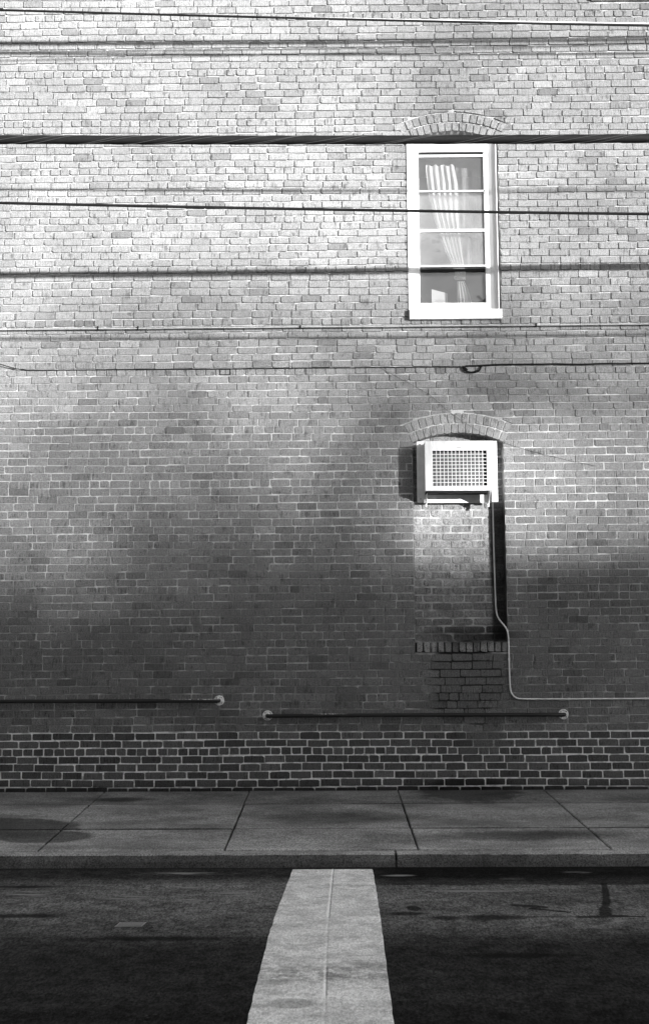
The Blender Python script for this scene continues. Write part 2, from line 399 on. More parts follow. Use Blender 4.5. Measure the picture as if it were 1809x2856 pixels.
# ------------------------------------------------------------------ ground, road, pavements
def road_z(y):                          # crowned carriageway, kerb to kerb from -3.2 to -11.8
    return -.10 + .03*(4.3 - abs(y + 7.5)) if -11.8 < y < -3.2 else -.10
g = MB()
g.add([(-1500,-1500,-.16),(1500,-1500,-.16),(1500,1500,-.16),(-1500,1500,-.16)], [(0,1,2,3)])
tag(g.obj('ground', flat('packed_earth', .12, .95, .3, .4)), kind='structure')
g = MB()
ys = [-11.8 + i*(8.6/24) for i in range(25)]
xs = [-60, -12, -6, -3, 0, 3, 6, 12, 60]
V = [(x, y, road_z(y)) for y in ys for x in xs]
F = [(j*9+i, j*9+i+1, (j+1)*9+i+1, (j+1)*9+i) for j in range(24) for i in range(8)]
g.add(V, F)
tag(g.obj('road', M_ASPH, smooth=True), kind='structure')

SX = lambda y: .05 + .0175*y            # pavement falls towards the kerb
pave = MB()
pave.add([(-60,-3.04,SX(-3.04)-.03),(60,-3.04,SX(-3.04)-.03),(60,.3,.02),(-60,.3,.02)], [(0,1,2,3)])
pv = tag(pave.obj('pavement', flat('joint_dirt', .03, .95, .3, 20)), kind='structure')
def warped_slab(x0, x1, y0, y1, gx, gy, rg):
    """slab with uneven sawn edges; gx, gy half joint widths; skew follows the old joints"""
    b = MB(); n = 9
    sk = lambda x, y: x + (-.0 + .045*(-(x)/2.4))*( -(y+1.5)/1.5 ) * (1 if x < .3 else .35)
    def edge(ax, ay, bx, by, k):
        return [(ax+(bx-ax)*t/k, ay+(by-ay)*t/k) for t in range(k)]
    P = edge(x0+gx, y0+gy, x1-gx, y0+gy, n) + edge(x1-gx, y0+gy, x1-gx, y1-gy, n) + edge(x1-gx, y1-gy, x0+gx, y1-gy, n) + edge(x0+gx, y1-gy, x0+gx, y0+gy, n)
    P = [(sk(x, y) + rg.uniform(-.0025, .0025), y + rg.uniform(-.003, .003)) for x, y in P]
    cx = sum(p[0] for p in P)/len(P); cy = sum(p[1] for p in P)/len(P)
    L = len(P); V = []
    for (x, y) in P:
        d = math.hypot(cx-x, cy-y); ix, iy = x + (cx-x)/d*.008, y + (cy-y)/d*.008
        V.append((ix, iy, SX(iy)))
    V += [(x, y, SX(y)-.006) for x, y in P] + [(x, y, SX(y)-.04) for x, y in P]
    F = [tuple(range(L))]
    for r_ in (0, 1): F += [(r_*L+(i+1) % L, r_*L+i, (r_+1)*L+i, (r_+1)*L+(i+1) % L) for i in range(L)]
    b.add(V, F); return b
jx = [-2.37 - 1.53*k for k in range(6, 0, -1)] + [-2.37, -.885, .64, 2.147] + [2.147 + 1.53*k for k in range(1, 7)]
for i in range(len(jx)-1):
    for (a, b_, gy) in ((-3.035, -2.126, .017), (-2.126, -.84, .010), (-.84, .003, .006)):
        dz = rng.uniform(-.003, .003)
        s = warped_slab(jx[i], jx[i+1], a, b_, .0045 if a > -1 else .009, gy, rng).obj('slab', M_CONC, pv)
        s.location.z = dz
kp = MB(); kp.box(-60, 60, -3.18, -3.06, -.3, -.06)
kb = tag(kp.obj('kerb', flat('kerb_bed', .03, .9)), kind='structure')
kx = [.455 + 3.3*k for k in range(-4, 5)]
for i in range(len(kx)-1):
    b = MB(); n = 40; x0, x1 = kx[i]+.009, kx[i+1]-.009; V = []
    rg = random.Random(50+i)
    for j in range(n+1):
        x = x0 + (x1-x0)*j/n; w = rg.uniform(-.004, .004); e = rg.uniform(-.003, .003)
        V += [(x, -3.050+e*.4, -.12), (x, -3.050+e*.4, -.004), (x, -3.150+w, -.005+e*.3), (x, -3.166+w, -.014+e), (x, -3.185+rg.uniform(-.006,.006), -.06), (x, -3.19+w, -.16)]
    F = [(j*6+q, j*6+q+1, (j+1)*6+q+1, (j+1)*6+q) for j in range(n) for q in range(5)]
    F = [f[::-1] for f in F] + [(0,1,2,3,4,5), tuple(n*6+q for q in (5,4,3,2,1,0))]
    b.add(V, F); b.obj('kerb_stone', M_KERB, kb)
# the far side pavement, where the photographer stands
g = MB(); g.box(-60, 60, -15.2, -11.8, -.3, .02)
tag(g.obj('far_pavement', M_CONC), kind='structure')

# painted bar of the crossing: a thick thermoplastic strip, slightly kinked as it was laid
b = MB(); n = 90; V = []; rg = random.Random(4)
for j in range(n+1):
    y = -3.30 - 8.1*j/n
    t = min(1, (-3.3-y)/2.0)
    xl = -.328 - .055*min(1, t*1.1) + rg.uniform(-.0022, .0022) + (.006 if -5.25 < y < -5.05 else 0)
    xr = .273 - .038*min(1, (-3.3-y)/4.0) + rg.uniform(-.0022, .0022) + .006*math.sin(min(1, (-3.3-y)/3.5)*math.pi)
    xm = -.027 - .03*min(1, (-3.3-y)/2)
    z = road_z(y); h = .0035
    prof = [(xl, 0), (xl+.004, h), (xm-.006, h), (xm-.002, h+.0025 if j < 22 or 33 < j < 41 else h), (xm+.004, h), (xr-.004, h), (xr, 0)]
    V += [(x, y, z+q) for x, q in prof]
F = [(j*7+q, (j+1)*7+q, (j+1)*7+q+1, j*7+q+1) for j in range(n) for q in range(6)] + [(0,1,2,3,4,5,6)]
b.add(V, F)
stripe = tag(b.obj('crossing_stripe', M_STRIPE), 'worn white painted bar of the crossing running out from the kerb across the dark road', 'road marking')
# little pale rectangle left of the bar
b = MB(); zz = road_z(-5.15)+.004
b.add([(-1.295,-5.215,road_z(-5.215)+.004),(-1.135,-5.215,road_z(-5.215)+.004),(-1.125,-5.095,road_z(-5.095)+.004),(-1.285,-5.095,road_z(-5.095)+.004)], [(0,1,2,3)])
b.add([(-1.285,-5.202,road_z(-5.205)+.006),(-1.143,-5.205,road_z(-5.205)+.006),(-1.133,-5.105,road_z(-5.105)+.006),(-1.277,-5.105,road_z(-5.105)+.006)], [(0,1,2,3)], .62)
kk = NT('faded_grey_paint'); at = kk.t.nodes.new('ShaderNodeAttribute'); at.attribute_name = 'tone'
kk.pbr(kk.m('MULTIPLY', .32, kk.m('MULTIPLY', at.outputs['Fac'], kk.ramp(kk.noise(200, 2, .7), .3, .7, .6, 1.4))), .85)
tag(b.obj('survey_mark', kk.mat), 'small faded grey rectangle painted on the road left of the white bar', 'road marking')

# ------------------------------------------------------------------ brick building
HEAD = [0.455, 1.012, 1.578, 2.147, 2.706, 3.291, 3.874, 4.519, 5.075, 5.669, 6.237, 6.799, 7.361, 7.947, 8.611, 9.19, 9.77, 10.35, 10.93]
NCR = [7, 7, 7, 7, 7, 7, 8, 7, 7, 7, 7, 7, 7, 8, 7, 7, 7, 7]
rows = [(.455 - .0812*k, False) for k in range(5, 0, -1)]
for i in range(len(HEAD)):
    rows.append((HEAD[i], True))
    if i < len(NCR):
        for q in range(1, NCR[i]): rows.append((HEAD[i] + (HEAD[i+1]-HEAD[i])*q/NCR[i], False))
TOPZ = 11.0
# openings: x range, bottom, spring, apex (segmental arch)
CX0, HW = 1.333, .492
OPEN = [(.836, 1.838, 5.07, 7.122, 7.236, 1.333, True), (.845, 1.826, 1.475, 3.722, 3.826, 1.340, True),
        (2.925, 3.935, 8.75, 10.78, 10.89, 3.43, True), (-3.1, -2.1, 8.75+.35, 10.78, 10.89, -2.6, False)]
OPEN = OPEN[:3]
RING = .1125
def arc(op):
    x0, x1, zb, zs, za, cx, _ = op
    half = (x1-x0)/2; s = za-zs; Rr = (half*half + s*s)/(2*s); return Rr, za-Rr
def arch_z(op, x, extra):
    Rr, zc = arc(op); rr = Rr+extra; d = x-op[5]
    return zc + math.sqrt(max(0, rr*rr-d*d))
def cut(x0, x1, z0, z1):
    """intervals of [x0,x1] at this course that lie outside every opening"""
    iv = [(x0, x1)]
    for op in OPEN:
        a, b2 = op[0], op[1]
        if z1 <= op[2]+.055: continue
        Rr, zc = arc(op); Ro = Rr + 2*RING + .004
        if z0 >= zc+Ro-.012: continue
        ang = math.atan2((b2-a)/2, Rr-(op[4]-op[3]))
        if z1 > zc + Ro*math.cos(ang) + .01:     # above the skewback: cut by the extrados
            zz_ = z1-.022; hw = math.sqrt(max(0, Ro*Ro-(zz_-zc)**2)); e = Ro*math.sin(ang)+.006; hw = min(hw, e)
            if hw < .03: continue
            a2, b3 = op[5]-hw, op[5]+hw
        elif z1 > zc + Rr*math.cos(ang) + .02:
            zz_ = z0; e = (zz_-zc)*math.tan(ang); a2, b3 = op[5]-e-.006, op[5]+e+.006
        else: a2, b3 = a, b2
        a, b2 = a2, b3
        new = []
        for p, q in iv:
            if q <= a or p >= b2: new.append((p, q)); continue
            if p < a: new.append((p, a))
            if q > b2: new.append((b2, q))
        iv = new
    return iv
def brick_geo(w, h, rg, depth=.020, proud=0.0, wob=1.0):
    """rounded, slightly uneven brick face centred on 0 in xz, face near y=0, running back into the joint"""
    hw, hh = w/2, h/2
    c = [min(rg.choice((.001, .002, .003, .005, .008, .014)), hh*.6, hw*.5)*wob + .001 for _ in range(4)]
    j = lambda s=.0018: rg.uniform(-s, s)*wob
    bt, tp = j(.002), j(.002)
    P = [(-hw+c[0], -hh+j()), (j(.02), -hh+bt), (hw-c[1], -hh+j()), (hw+j(), -hh+c[1]*.8), (hw+j(), hh-c[2]*.8), (hw-c[2], hh+j()), (j(.02), hh+tp), (-hw+c[3], hh+j()), (-hw+j(), hh-c[3]*.8), (-hw+j(), -hh+c[0]*.8)]
    n = 10; y0 = rg.uniform(-.0018, .0018) - proud; tx, tz = rg.uniform(-.010, .010), rg.uniform(-.02, .02)
    V = [(x*(1-.0022/hw), y0 + x*tx + z*tz, z*(1-.0018/hh)) for x, z in P]
    V += [(x, y0 + x*tx + z*tz + .0022, z) for x, z in P]
    V += [(x, depth, z) for x, z in P]
    F = [tuple(range(n))]
    for r_ in (0, 1): F += [(r_*n+(i+1) % n, r_*n+i, (r_+1)*n+i, (r_+1)*n+(i+1) % n) for i in range(n)]
    return V, F
bld = empty('brick_building', (0, .1, 0))
tag(bld, 'tall brick building with an arched window above a bricked up opening', 'building')
bld.location = (0, 0, 0)

# brick layout
rb = random.Random(11)
layout = []          # (xc, zc, w, h, tone, header)
for ri, (z, header) in enumerate(rows):
    zup = rows[ri+1][0] if ri+1 < len(rows) else z+.081
    zdn = rows[ri-1][0] if ri else z-.081
    pitch = (zup-zdn)/2; h = pitch - (.0088 if z > .7 else .0115)
    z0, z1 = z-pitch/2, z+pitch/2
    if z0 < -.2: continue
    mod = .1085 if header else .2165
    for (a, b2) in cut(-9.0, 9.0, z0, z1):
        x = a
        if a == -9.0: x = a - (rb.random()*.2 if not header else rb.random()*.1) - (0.108 if ri % 2 else 0)
        first = True
        while x < b2-.02:
            w = mod*rb.uniform(.975, 1.025)
            if not header and rb.random() < .012: w = .1085
            if header and rb.random() < .09: w = .2165
            if first and a != -9.0: w = (mod*(.5 if ri % 2 else 1)*rb.uniform(.92, 1.08)) if not header else mod; first = False
            if b2-(x+w) < .045: w = b2-x
            if x+w > -9.0 and w > .03:
                j = (.0085 if z > .7 else .0115)*rb.uniform(.6, 1.6); tone = rb.gauss(1, .065)
                if rb.random() < .05: tone *= .75
                if rb.random() < .03: tone *= 1.18
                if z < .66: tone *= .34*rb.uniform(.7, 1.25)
                else: tone *= .54 + .46*min(1, max(0, (z-2.0)/2.6))  # lower wall's shade worked into the brick tone, easing off upwards
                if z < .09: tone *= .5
                wave = .0042*math.sin(x*1.3+ri*.35) + .0028*math.sin(x*3.7+ri*.9) + .0014*math.sin(x*9.1+ri*2.3)
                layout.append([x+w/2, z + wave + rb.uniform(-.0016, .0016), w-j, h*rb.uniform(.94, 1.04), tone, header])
            x += w
# the 300 nearest full bricks in view are single parts
inview = sorted([i for i, l in enumerate(layout) if not l[5] and -3.25 < l[0] < 3.02 and l[2] > .17 and l[1] > .08 and l[1] < 1.1], key=lambda i: layout[i][1])[:296]
single = set(inview)
variants = {}
def variant_mesh(cls, w, h, tone, nvar=16, proud=0.0, depth=.020):
    """shared meshes: a few shapes x a few tones per class"""
    q = rb.randrange(nvar); tq = round(max(.2, tone)*8)/8
    key = (cls, q, tq)
    if key not in variants:
        rg = random.Random(q*31+len(cls)*7); b = MB(); V, F = brick_geo(w, h, rg, depth, proud); b.add(V, F, tq)
        variants[key] = b.mesh('brick', M_BRICK)
    return variants[key]
def clamp_geo(V, x, z, w, h):
    """trims a brick to the curve and the skewbacks of the arches"""
    out = [(p[0]+x, p[1], p[2]+z) for p in V]
    for op in OPEN:
        Rr, zc = arc(op); Ro = Rr+2*RING+.004; ang = math.atan2((op[1]-op[0])/2, Rr-(op[4]-op[3]))
        if abs(x-op[5]) > Ro*math.sin(ang)+w or z+h < op[3]-.05 or z-h > zc+Ro: continue
        res = []
        for (px, py, pz) in out:
            dx = px-op[5]
            if abs(dx) < Ro*math.sin(ang):
                ze = zc+math.sqrt(Ro*Ro-dx*dx)
                if pz < ze and pz > zc+Ro*math.cos(ang)-.09 and z+h/2 > ze: pz = ze
            if pz < zc+Ro*math.cos(ang):
                e = (pz-zc)*math.tan(ang)+.006
                if abs(dx) < e and pz > op[3]-.03: px = op[5]+math.copysign(e, dx)
            res.append((px, py, pz))
        out = res
    return out
stuff = MB()
for i, (x, z, w, h, tone, hd) in enumerate(layout):
    if i in single:
        o = bpy.data.objects.new('brick', variant_mesh('low' if z < .66 else 'body', .2045, .0695, tone)); COL.objects.link(o)
        o.parent = bld; o.location = (x, 0, z); o.scale = (w/.2045, 1, h/.0695)
    else:
        V, F = brick_geo(w, h, rb)
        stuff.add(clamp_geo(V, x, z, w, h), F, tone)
o = stuff.obj('brick_courses', M_BRICK, bld); o['kind'] = 'stuff'

# mortar bed with the openings left out, plus the building's body
mb = MB(); YM = .004
def ym(z):                               # old raked joints high up, repointed nearly flush lower down
    t = min(1, max(0, (z-3.3)/2.3)); return .0045 + .0105*t*t*(3-2*t)
def strip(x0, x1, a0, a1, b0, b1):
    n = max(1, int((b0-a0)/.25))
    for i in range(n):
        t0, t1 = i/n, (i+1)/n
        p = [(x0, a0+(b0-a0)*t0), (x1, a1+(b1-a1)*t0), (x1, a1+(b1-a1)*t1), (x0, a0+(b0-a0)*t1)]
        mb.add([(x, ym(z), z) for x, z in p], [(0,1,2,3)])
W0, W1, W2 = OPEN
for (xa, xb, hs) in ((-9.0, .836, []), (.836, .845, [W0]), (.845, 1.826, [W1, W0]), (1.826, 1.838, [W0]), (1.838, 2.925, []), (2.925, 3.935, [W2]), (3.935, 9.0, [])):
    n = 24 if hs and xb-xa > .1 else 1
    for q in range(n):
        p0, p1 = xa+(xb-xa)*q/n, xa+(xb-xa)*(q+1)/n
        l0 = l1 = -.1
        for op in hs:
            strip(p0, p1, l0, l1, op[2], op[2])
            l0, l1 = arch_z(op, p0, .012), arch_z(op, p1, .012)
        strip(p0, p1, l0, l1, TOPZ, TOPZ)
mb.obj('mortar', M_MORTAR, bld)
body = MB()
Z0 = -.1
body.add([(-9,.018,Z0),(-9,9,Z0),(-9,9,TOPZ),(-9,.012,TOPZ)], [(0,1,2,3)])
body.add([(9,.012,Z0),(9,9,Z0),(9,9,TOPZ),(9,.012,TOPZ)], [(3,2,1,0)])
body.add([(-9,9,Z0),(9,9,Z0),(9,9,TOPZ),(-9,9,TOPZ)], [(0,1,2,3)])
body.add([(-9,.012,TOPZ-.3),(9,.012,TOPZ-.3),(9,9,TOPZ-.3),(-9,9,TOPZ-.3)], [(0,1,2,3)])
body.obj('rear_walls', M_STUCCO, bld)
cp = MB(); x = -9.05
while x < 9:
    cp.box(x+.004, min(x+.9, 9.05)-.004, -.05, .35, TOPZ, TOPZ+.09); x += .9
cp.obj('coping', M_COPING, bld, bevel=.008)

# arches: two rings of headers on edge, each brick a part
def arch(op, n_in, n_out, seed):
    Rr, zc = arc(op); rg = random.Random(seed)
    ang = math.atan2((op[1]-op[0])/2, Rr-(op[4]-op[3]))
    for ring, n in ((0, n_in), (1, n_out)):
        r0 = Rr + ring*(RING) + .002; r1 = r0 + RING - .010
        A = ang*1.02
        for i in range(n):
            a0 = -A + 2*A*i/n; a1 = -A + 2*A*(i+1)/n; am = (a0+a1)/2 + rg.uniform(-.002, .002)
            w = (r0+r1)/2*(a1-a0) - .010*rg.uniform(.7, 1.3); h = (r1-r0)*rg.uniform(.96, 1.02)
            V, F = brick_geo(w, h, rg, .13 if ring == 0 else .013)
            k = .5*(1/r1-1/r0)*w*-1
            rm = (r0+r1)/2; V2 = []
            for (x, y, z) in V:
                s = 1 + (z/rm)
                V2.append((x*s, y, z))
            b = MB(); b.add(V2, F, rg.gauss(1.0, .08)*(1.06))
            o = b.obj('arch_brick', M_BRICK, bld); o.location = (op[5]+rm*math.sin(am), -.001, zc+rm*math.cos(am)); o.rotation_euler = (0, am, 0)
arch(OPEN[0], 14, 15, 1); arch(OPEN[1], 14, 15, 2); arch(OPEN[2], 14, 15, 3)

# reveals of the openings (masonry inside the jambs, soffit)
def reveal(op, depth, name='reveal', sill=True):
    x0, x1, zb, zs, za, cx, _ = op; b = MB(); e = .0
    b.add([(x0-e,YM,zb),(x0-e,depth,zb),(x0-e,depth,zs+.02),(x0-e,YM,zs+.02)], [(0,1,2,3)])
    b.add([(x1+e,YM,zb),(x1+e,depth,zb),(x1+e,depth,zs+.02),(x1+e,YM,zs+.02)], [(3,2,1,0)])
    n = 16
    for i in range(n):
        a, c = x0+(x1-x0)*i/n, x0+(x1-x0)*(i+1)/n; za_, zc_ = arch_z(op, a, .006), arch_z(op, c, .006)
        b.add([(a,YM,za_),(c,YM,zc_),(c,depth,zc_),(a,depth,za_)], [(0,1,2,3)])
    if sill: b.add([(x0,YM,zb),(x1,YM,zb),(x1,depth,zb),(x0,depth,zb)], [(0,1,2,3)])
    return b.obj(name, M_MORTAR, bld)
reveal(OPEN[0], .20); reveal(OPEN[2], .20); reveal(OPEN[1], .14)
# bricks seen on the right jamb of the blocked opening
rj = random.Random(5); jb = MB()
for (z, hd) in rows:
    if 1.62 < z < 3.72:
        for (x, sgn) in ((1.8265, -1), (.8525, 1)):
            V, F = brick_geo(.118, .068, rj, .004)
            V = [((x + sgn*(-p[1]) if sgn < 0 else x - p[1]) , .071 + p[0], z + p[2]) for p in V] if sgn > 0 else [(x + p[1], .071 + p[0], z + p[2]) for p in V]
            jb.add(V, F, rj.gauss(1, .08))
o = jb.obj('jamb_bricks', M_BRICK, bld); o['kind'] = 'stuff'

# infill of the blocked opening, recessed 13 cm
DEP = .13
inf = MB(); inf.add([(.84,DEP+.005,1.45),(1.84,DEP+.005,1.45),(1.84,DEP+.005,3.84),(.84,DEP+.005,3.84)], [(0,1,2,3)])
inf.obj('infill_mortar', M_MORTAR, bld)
ri_ = random.Random(21); zc = 1.632; k = 0
while zc < 3.80:
    header = k in (9, 24); mod = .112 if header else .2215
    x = .853; first = True; xend = 1.827
    while x < xend-.03:
        w = mod*ri_.uniform(.97, 1.03)
        if first: w = mod*(.42 if k % 2 else .85); first = False
        if xend-(x+w) < .05: w = xend-x
        ztop = arch_z(OPEN[1], x+w/2, 0) + .02
        if zc < ztop:
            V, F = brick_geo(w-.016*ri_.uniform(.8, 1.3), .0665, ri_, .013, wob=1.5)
            b = MB(); b.add(V, F, ri_.gauss(1.0, .12)*(.62 + .50*min(1, max(0, (zc-1.7)/1.4)))); o = b.obj('infill_brick', M_BRICK, bld); o.location = (x+w/2, DEP, zc)  # infill tone falls downwards, shade put into the brick colour
        x += w
    zc += .0832; k += 1
# rowlock sill, thirteen bricks on edge, with sooty gaps
sb = MB(); sb.box(.853, 1.828, .012, .16, 1.476, 1.588-.012); sb.obj('sill_bed', M_SOOT, bld)
sp = (1.828-.858)/13
for i in range(13):
    V, F = brick_geo(sp-.016*ri_.uniform(.6, 1.1), .106*ri_.uniform(.96, 1.0), ri_, .15, proud=.012, wob=1.3)
    b = MB(); b.add(V, F, .85*ri_.choice((1.0, 1.15, 1.35, .9, .55, .8, 1.1))); o = b.obj('sill_brick', M_BRICK, bld)
    o.location = (.858+sp*(i+.5), 0, 1.532)

# ------------------------------------------------------------------ windows (parts of the building)
GL_TOP = glass_material('pane_glass_clear', .09); GL_MID = glass_material('pane_glass_hazy', .25); GL_LOW = glass_material('pane_glass_low', .09)
def make_window(op, zb, zt, label):
    """op: opening; zb..zt glass and frame range; built at y from the wall face back"""
    dx = op[5]-1.333; dz = zb-5.075
    X0, X1 = .826+dx, 1.818+dx
    Z = lambda z: z+dz
    w = MB()
    # head, arched infill board, outer casings (splayed like brick mould)
    w.add([(X0,-.010,Z(5.19)),(X0+.088,.012,Z(5.19)),(X0+.088,.012,Z(7.10)),(X0,-.010,Z(7.168))], [(0,1,2,3)])
    w.add([(X1,-.010,Z(5.19)),(X1,-.010,Z(7.168)),(X1-.088,.044,Z(7.10)),(X1-.088,.044,Z(5.19))], [(0,1,2,3)])
    w.add([(X0,-.010,Z(7.168)),(X0+.088,.012,Z(7.10)),(X1-.088,.044,Z(7.10)),(X1,-.010,Z(7.168))], [(0,1,2,3)])
    w.box(X0+.088, X0+.118, .012, .12, Z(5.19), Z(7.10)); w.box(X1-.118, X1-.088, .044, .12, Z(5.19), Z(7.10))
    w.box(X0+.118, X1-.118, .020, .12, Z(7.005), Z(7.098))
    w.box(X0, X0+.012, -.0095, .16, Z(5.19), Z(7.166)); w.box(X1-.012, X1, -.0095, .16, Z(5.19), Z(7.166))
    w.box(X0+.012, X1-.012, -.004, .16, Z(7.150), Z(7.166))
    fr = w.obj('window', M_WHITE, bld)
    fr['label'] = label
    stl = MB(); stl.box(X1-.140, X1-.120, .034, .075, Z(5.20), Z(7.0)); stl.box(X0+.120, X0+.132, .034, .075, Z(5.20), Z(7.0))
    stl.obj('stile', M_WORN, fr)
    il, ir = X0+.132, X1-.120
    for nm, za, zc_, y0, y1 in (('top_rail', 6.952, 6.978, .030, .07), ('glazing_bar', 6.546, 6.568, .034, .06), ('meeting_rail', 6.086, 6.118, .026, .07),
                                ('storm_rail', 5.686, 5.708, .026, .06), ('bottom_rail', 5.200, 5.280, .024, .08)):
        r_ = MB(); r_.box(il, ir, y0, y1, Z(za), Z(zc_)); r_.obj(nm, M_WHITE, fr, bevel=.004)
    dk = MB(); dk.box(il, ir, .042, .050, Z(5.638), Z(5.668)); dk.box(il, ir, .05, .06, Z(6.980), Z(7.004)); dk.obj('gap_shade_strip', M_DARK, fr)  # dark strips put in for the shadowed gaps beside the rails
    for nm, za, zc_, y, mt in (('pane', 6.562, 6.96, .055, GL_TOP), ('pane', 6.11, 6.556, .053, GL_MID), ('pane', 5.70, 6.09, .051, GL_MID), ('pane', 5.27, 5.69, .062, GL_LOW)):
        p = MB(); p.add([(il-.003,y,Z(za)),(ir+.003,y,Z(za)),(ir+.003,y,Z(zc_)),(il-.003,y,Z(zc_))], [(0,1,2,3)]); p.obj(nm, mt, fr)
    # sill
    s = MB(); s.box(X0+.004, X1+.020, -.045, .13, Z(5.078), Z(5.190)); s.obj('sill', M_WHITE, fr, bevel=.006)
    # board closing the arch head, set back
    hb = MB(); n = 14; V = [(X0+.02, .10, Z(7.12)), (X1-.02, .10, Z(7.12))]
    for i in range(n+1):
        x = op[0]+.012+(op[1]-op[0]-.024)*(1-i/n); V.append((x, .10, arch_z(op, x, -.001)))
    hb.add(V, [tuple(range(len(V)))]); hb.obj('head_board', M_WORN, fr)
    # room behind
    rm = MB(); a, b_, c, d = op[0]-.6, op[1]+.6, Z(4.4), Z(7.5)
    rm.add([(a,1.9,c),(b_,1.9,c),(b_,1.9,d),(a,1.9,d)], [(0,1,2,3)])
    rm.add([(a,.17,c),(a,1.9,c),(a,1.9,d),(a,.17,d)], [(0,1,2,3)]); rm.add([(b_,.17,c),(b_,1.9,c),(b_,1.9,d),(b_,.17,d)], [(3,2,1,0)])
    rm.add([(a,.17,c),(b_,.17,c),(b_,1.9,c),(a,1.9,c)], [(0,1,2,3)]); rm.add([(a,.17,d),(b_,.17,d),(b_,1.9,d),(a,1.9,d)], [(3,2,1,0)])
    # inner face of the front wall round the opening
    rm.add([(a,.17,c),(op[0],.17,c),(op[0],.17,d),(a,.17,d)], [(0,1,2,3)]); rm.add([(op[1],.17,c),(b_,.17,c),(b_,.17,d),(op[1],.17,d)], [(0,1,2,3)])
    rm.add([(op[0],.17,c),(op[1],.17,c),(op[1],.17,Z(5.1)),(op[0],.17,Z(5.1))], [(0,1,2,3)]); rm.add([(op[0],.17,Z(7.1)),(op[1],.17,Z(7.1)),(op[1],.17,d),(op[0],.17,d)], [(0,1,2,3)])
    rm.obj('room_lining', M_ROOM, fr)
    return fr
make_window(OPEN[0], 5.075, 7.17, 'white sash window under the brick arch with a curtain behind its panes')
make_window(OPEN[2], 8.752, 10.85, 'white sash window whose sill just enters at the top right')

# curtain: gathered cloth, drawn towards a tie and falling below it
b = MB(); prof = [(6.905,1.045,1.372,.014),(6.85,1.045,1.38,.018),(6.7,1.06,1.405,.020),(6.5,1.085,1.41,.020),(6.3,1.13,1.415,.018),(6.1,1.19,1.425,.016),(5.9,1.26,1.44,.013),(5.74,1.33,1.455,.010),(5.66,1.36,1.47,.008),(5.58,1.36,1.47,.010)]
n = 60; V = []
for (z, l, r_, amp) in prof:
    for i in range(n+1):
        t = i/n; V.append((l+(r_-l)*t + .004*math.sin(t*40+z*3), .15+.55*amp*(math.sin(t*2*math.pi*5.3 + 1.8*math.sin(z*1.4)) + .6*math.sin(t*2*math.pi*11.7+z*4)) + .003*math.sin(t*71), z + (.010*math.sin(t*23) if z > 6.9 else 0)))
F = [(j*(n+1)+i, j*(n+1)+i+1, (j+1)*(n+1)+i+1, (j+1)*(n+1)+i) for j in range(len(prof)-1) for i in range(n)]
b.add(V, F)
b2 = MB(); b2.add([(1.40,.155,5.75),(1.66,.158,5.75),(1.63,.158,6.86),(1.385,.155,6.88)], [(0,1,2,3)])
kk = NT('thin_net_cloth'); dd = kk.t.nodes.new('ShaderNodeBsdfDiffuse'); dd.inputs[0].default_value = (.8,.8,.8,1); tt = kk.t.nodes.new('ShaderNodeBsdfTransparent')
mm_ = kk.t.nodes.new('ShaderNodeMixShader'); kk.lk(kk.ramp(kk.noise(1.0, 3, .6, sc3=(22, 5, 1.2)), .35, .7, .04, .34), mm_.inputs[0]); kk.lk(tt.outputs[0], mm_.inputs[1]); kk.lk(dd.outputs[0], mm_.inputs[2]); kk.lk(mm_.outputs[0], kk.out.inputs[0])
cur = tag(b.obj('curtain', M_CURTAIN, smooth=True), 'sheer white curtain gathered to one side and tied behind the window panes', 'curtain')
b = MB(); V = []; prof2 = [(5.58,1.385,1.46,.006),(5.5,1.385,1.50,.010),(5.3,1.385,1.55,.013),(5.10,1.385,1.58,.013)]
for (z, l, r_, amp) in prof2:
    for i in range(n+1):
        t = i/n; V.append((l+(r_-l)*t, .20+amp*math.sin(t*2*math.pi*4), z))
F = [(j*(n+1)+i, j*(n+1)+i+1, (j+1)*(n+1)+i+1, (j+1)*(n+1)+i) for j in range(len(prof2)-1) for i in range(n)]
b.add(V, F); b.obj('curtain_tail', M_CURTAIN, cur, smooth=True); b2.obj('net_panel', kk.mat, cur)
b = MB(); b.tube([(1.36+.055*math.cos(a)+.045, .15+.02*math.sin(a), 5.605+.012*math.sin(2*a)) for a in [i*2*math.pi/16 for i in range(17)]], .011, 6); b.obj('tie_band', M_CURTAIN, cur)
b = MB(); b.add([(1.10,.26,5.0),(1.285,.31,5.0),(1.285,.31,5.475),(1.10,.26,5.51),(1.10,.275,5.0),(1.285,.325,5.0),(1.285,.325,5.475),(1.10,.275,5.51)], [(0,1,2,3),(7,6,5,4),(0,4,5,1),(1,5,6,2),(2,6,7,3),(3,7,4,0)])
tag(b.obj('card', M_SHADE, bevel=.004), 'pale upright card standing inside behind the lowest window pane', 'card')

# ------------------------------------------------------------------ air conditioner in the blocked opening
ac = empty('air_conditioner', (1.32, 0, 3.15)); ax, az = 1.32, 3.15
tag(ac, 'white box air conditioner with a square grille fitted under the lower brick arch', 'air conditioner')
def acp(mbx, name, mat, parent=ac, bevel=0):
    o = mbx.obj(name, mat, parent, bevel=bevel); o.matrix_parent_inverse = Matrix.Translation((-ax, 0, -az)) if parent is ac else Matrix.Identity(4); return o
YF = -.21
XA, XB, ZA, ZB = .962, 1.676, 3.172, 3.702
b = MB()                                         # casing: four walls of thin steel and the back
b.box(XA, XA+.012, YF+.016, .12, ZA, ZB); b.box(XB-.012, XB, YF+.016, .12, ZA, ZB)
b.box(XA+.012, XB-.012, YF+.016, .12, ZB-.012, ZB); b.box(XA+.012, XB-.012, YF+.016, .12, ZA, ZA+.012)
housing = acp(b, 'housing', M_AC, bevel=.003)
gx0, gx1, gz0, gz1 = 1.042, 1.612, 3.222, 3.598
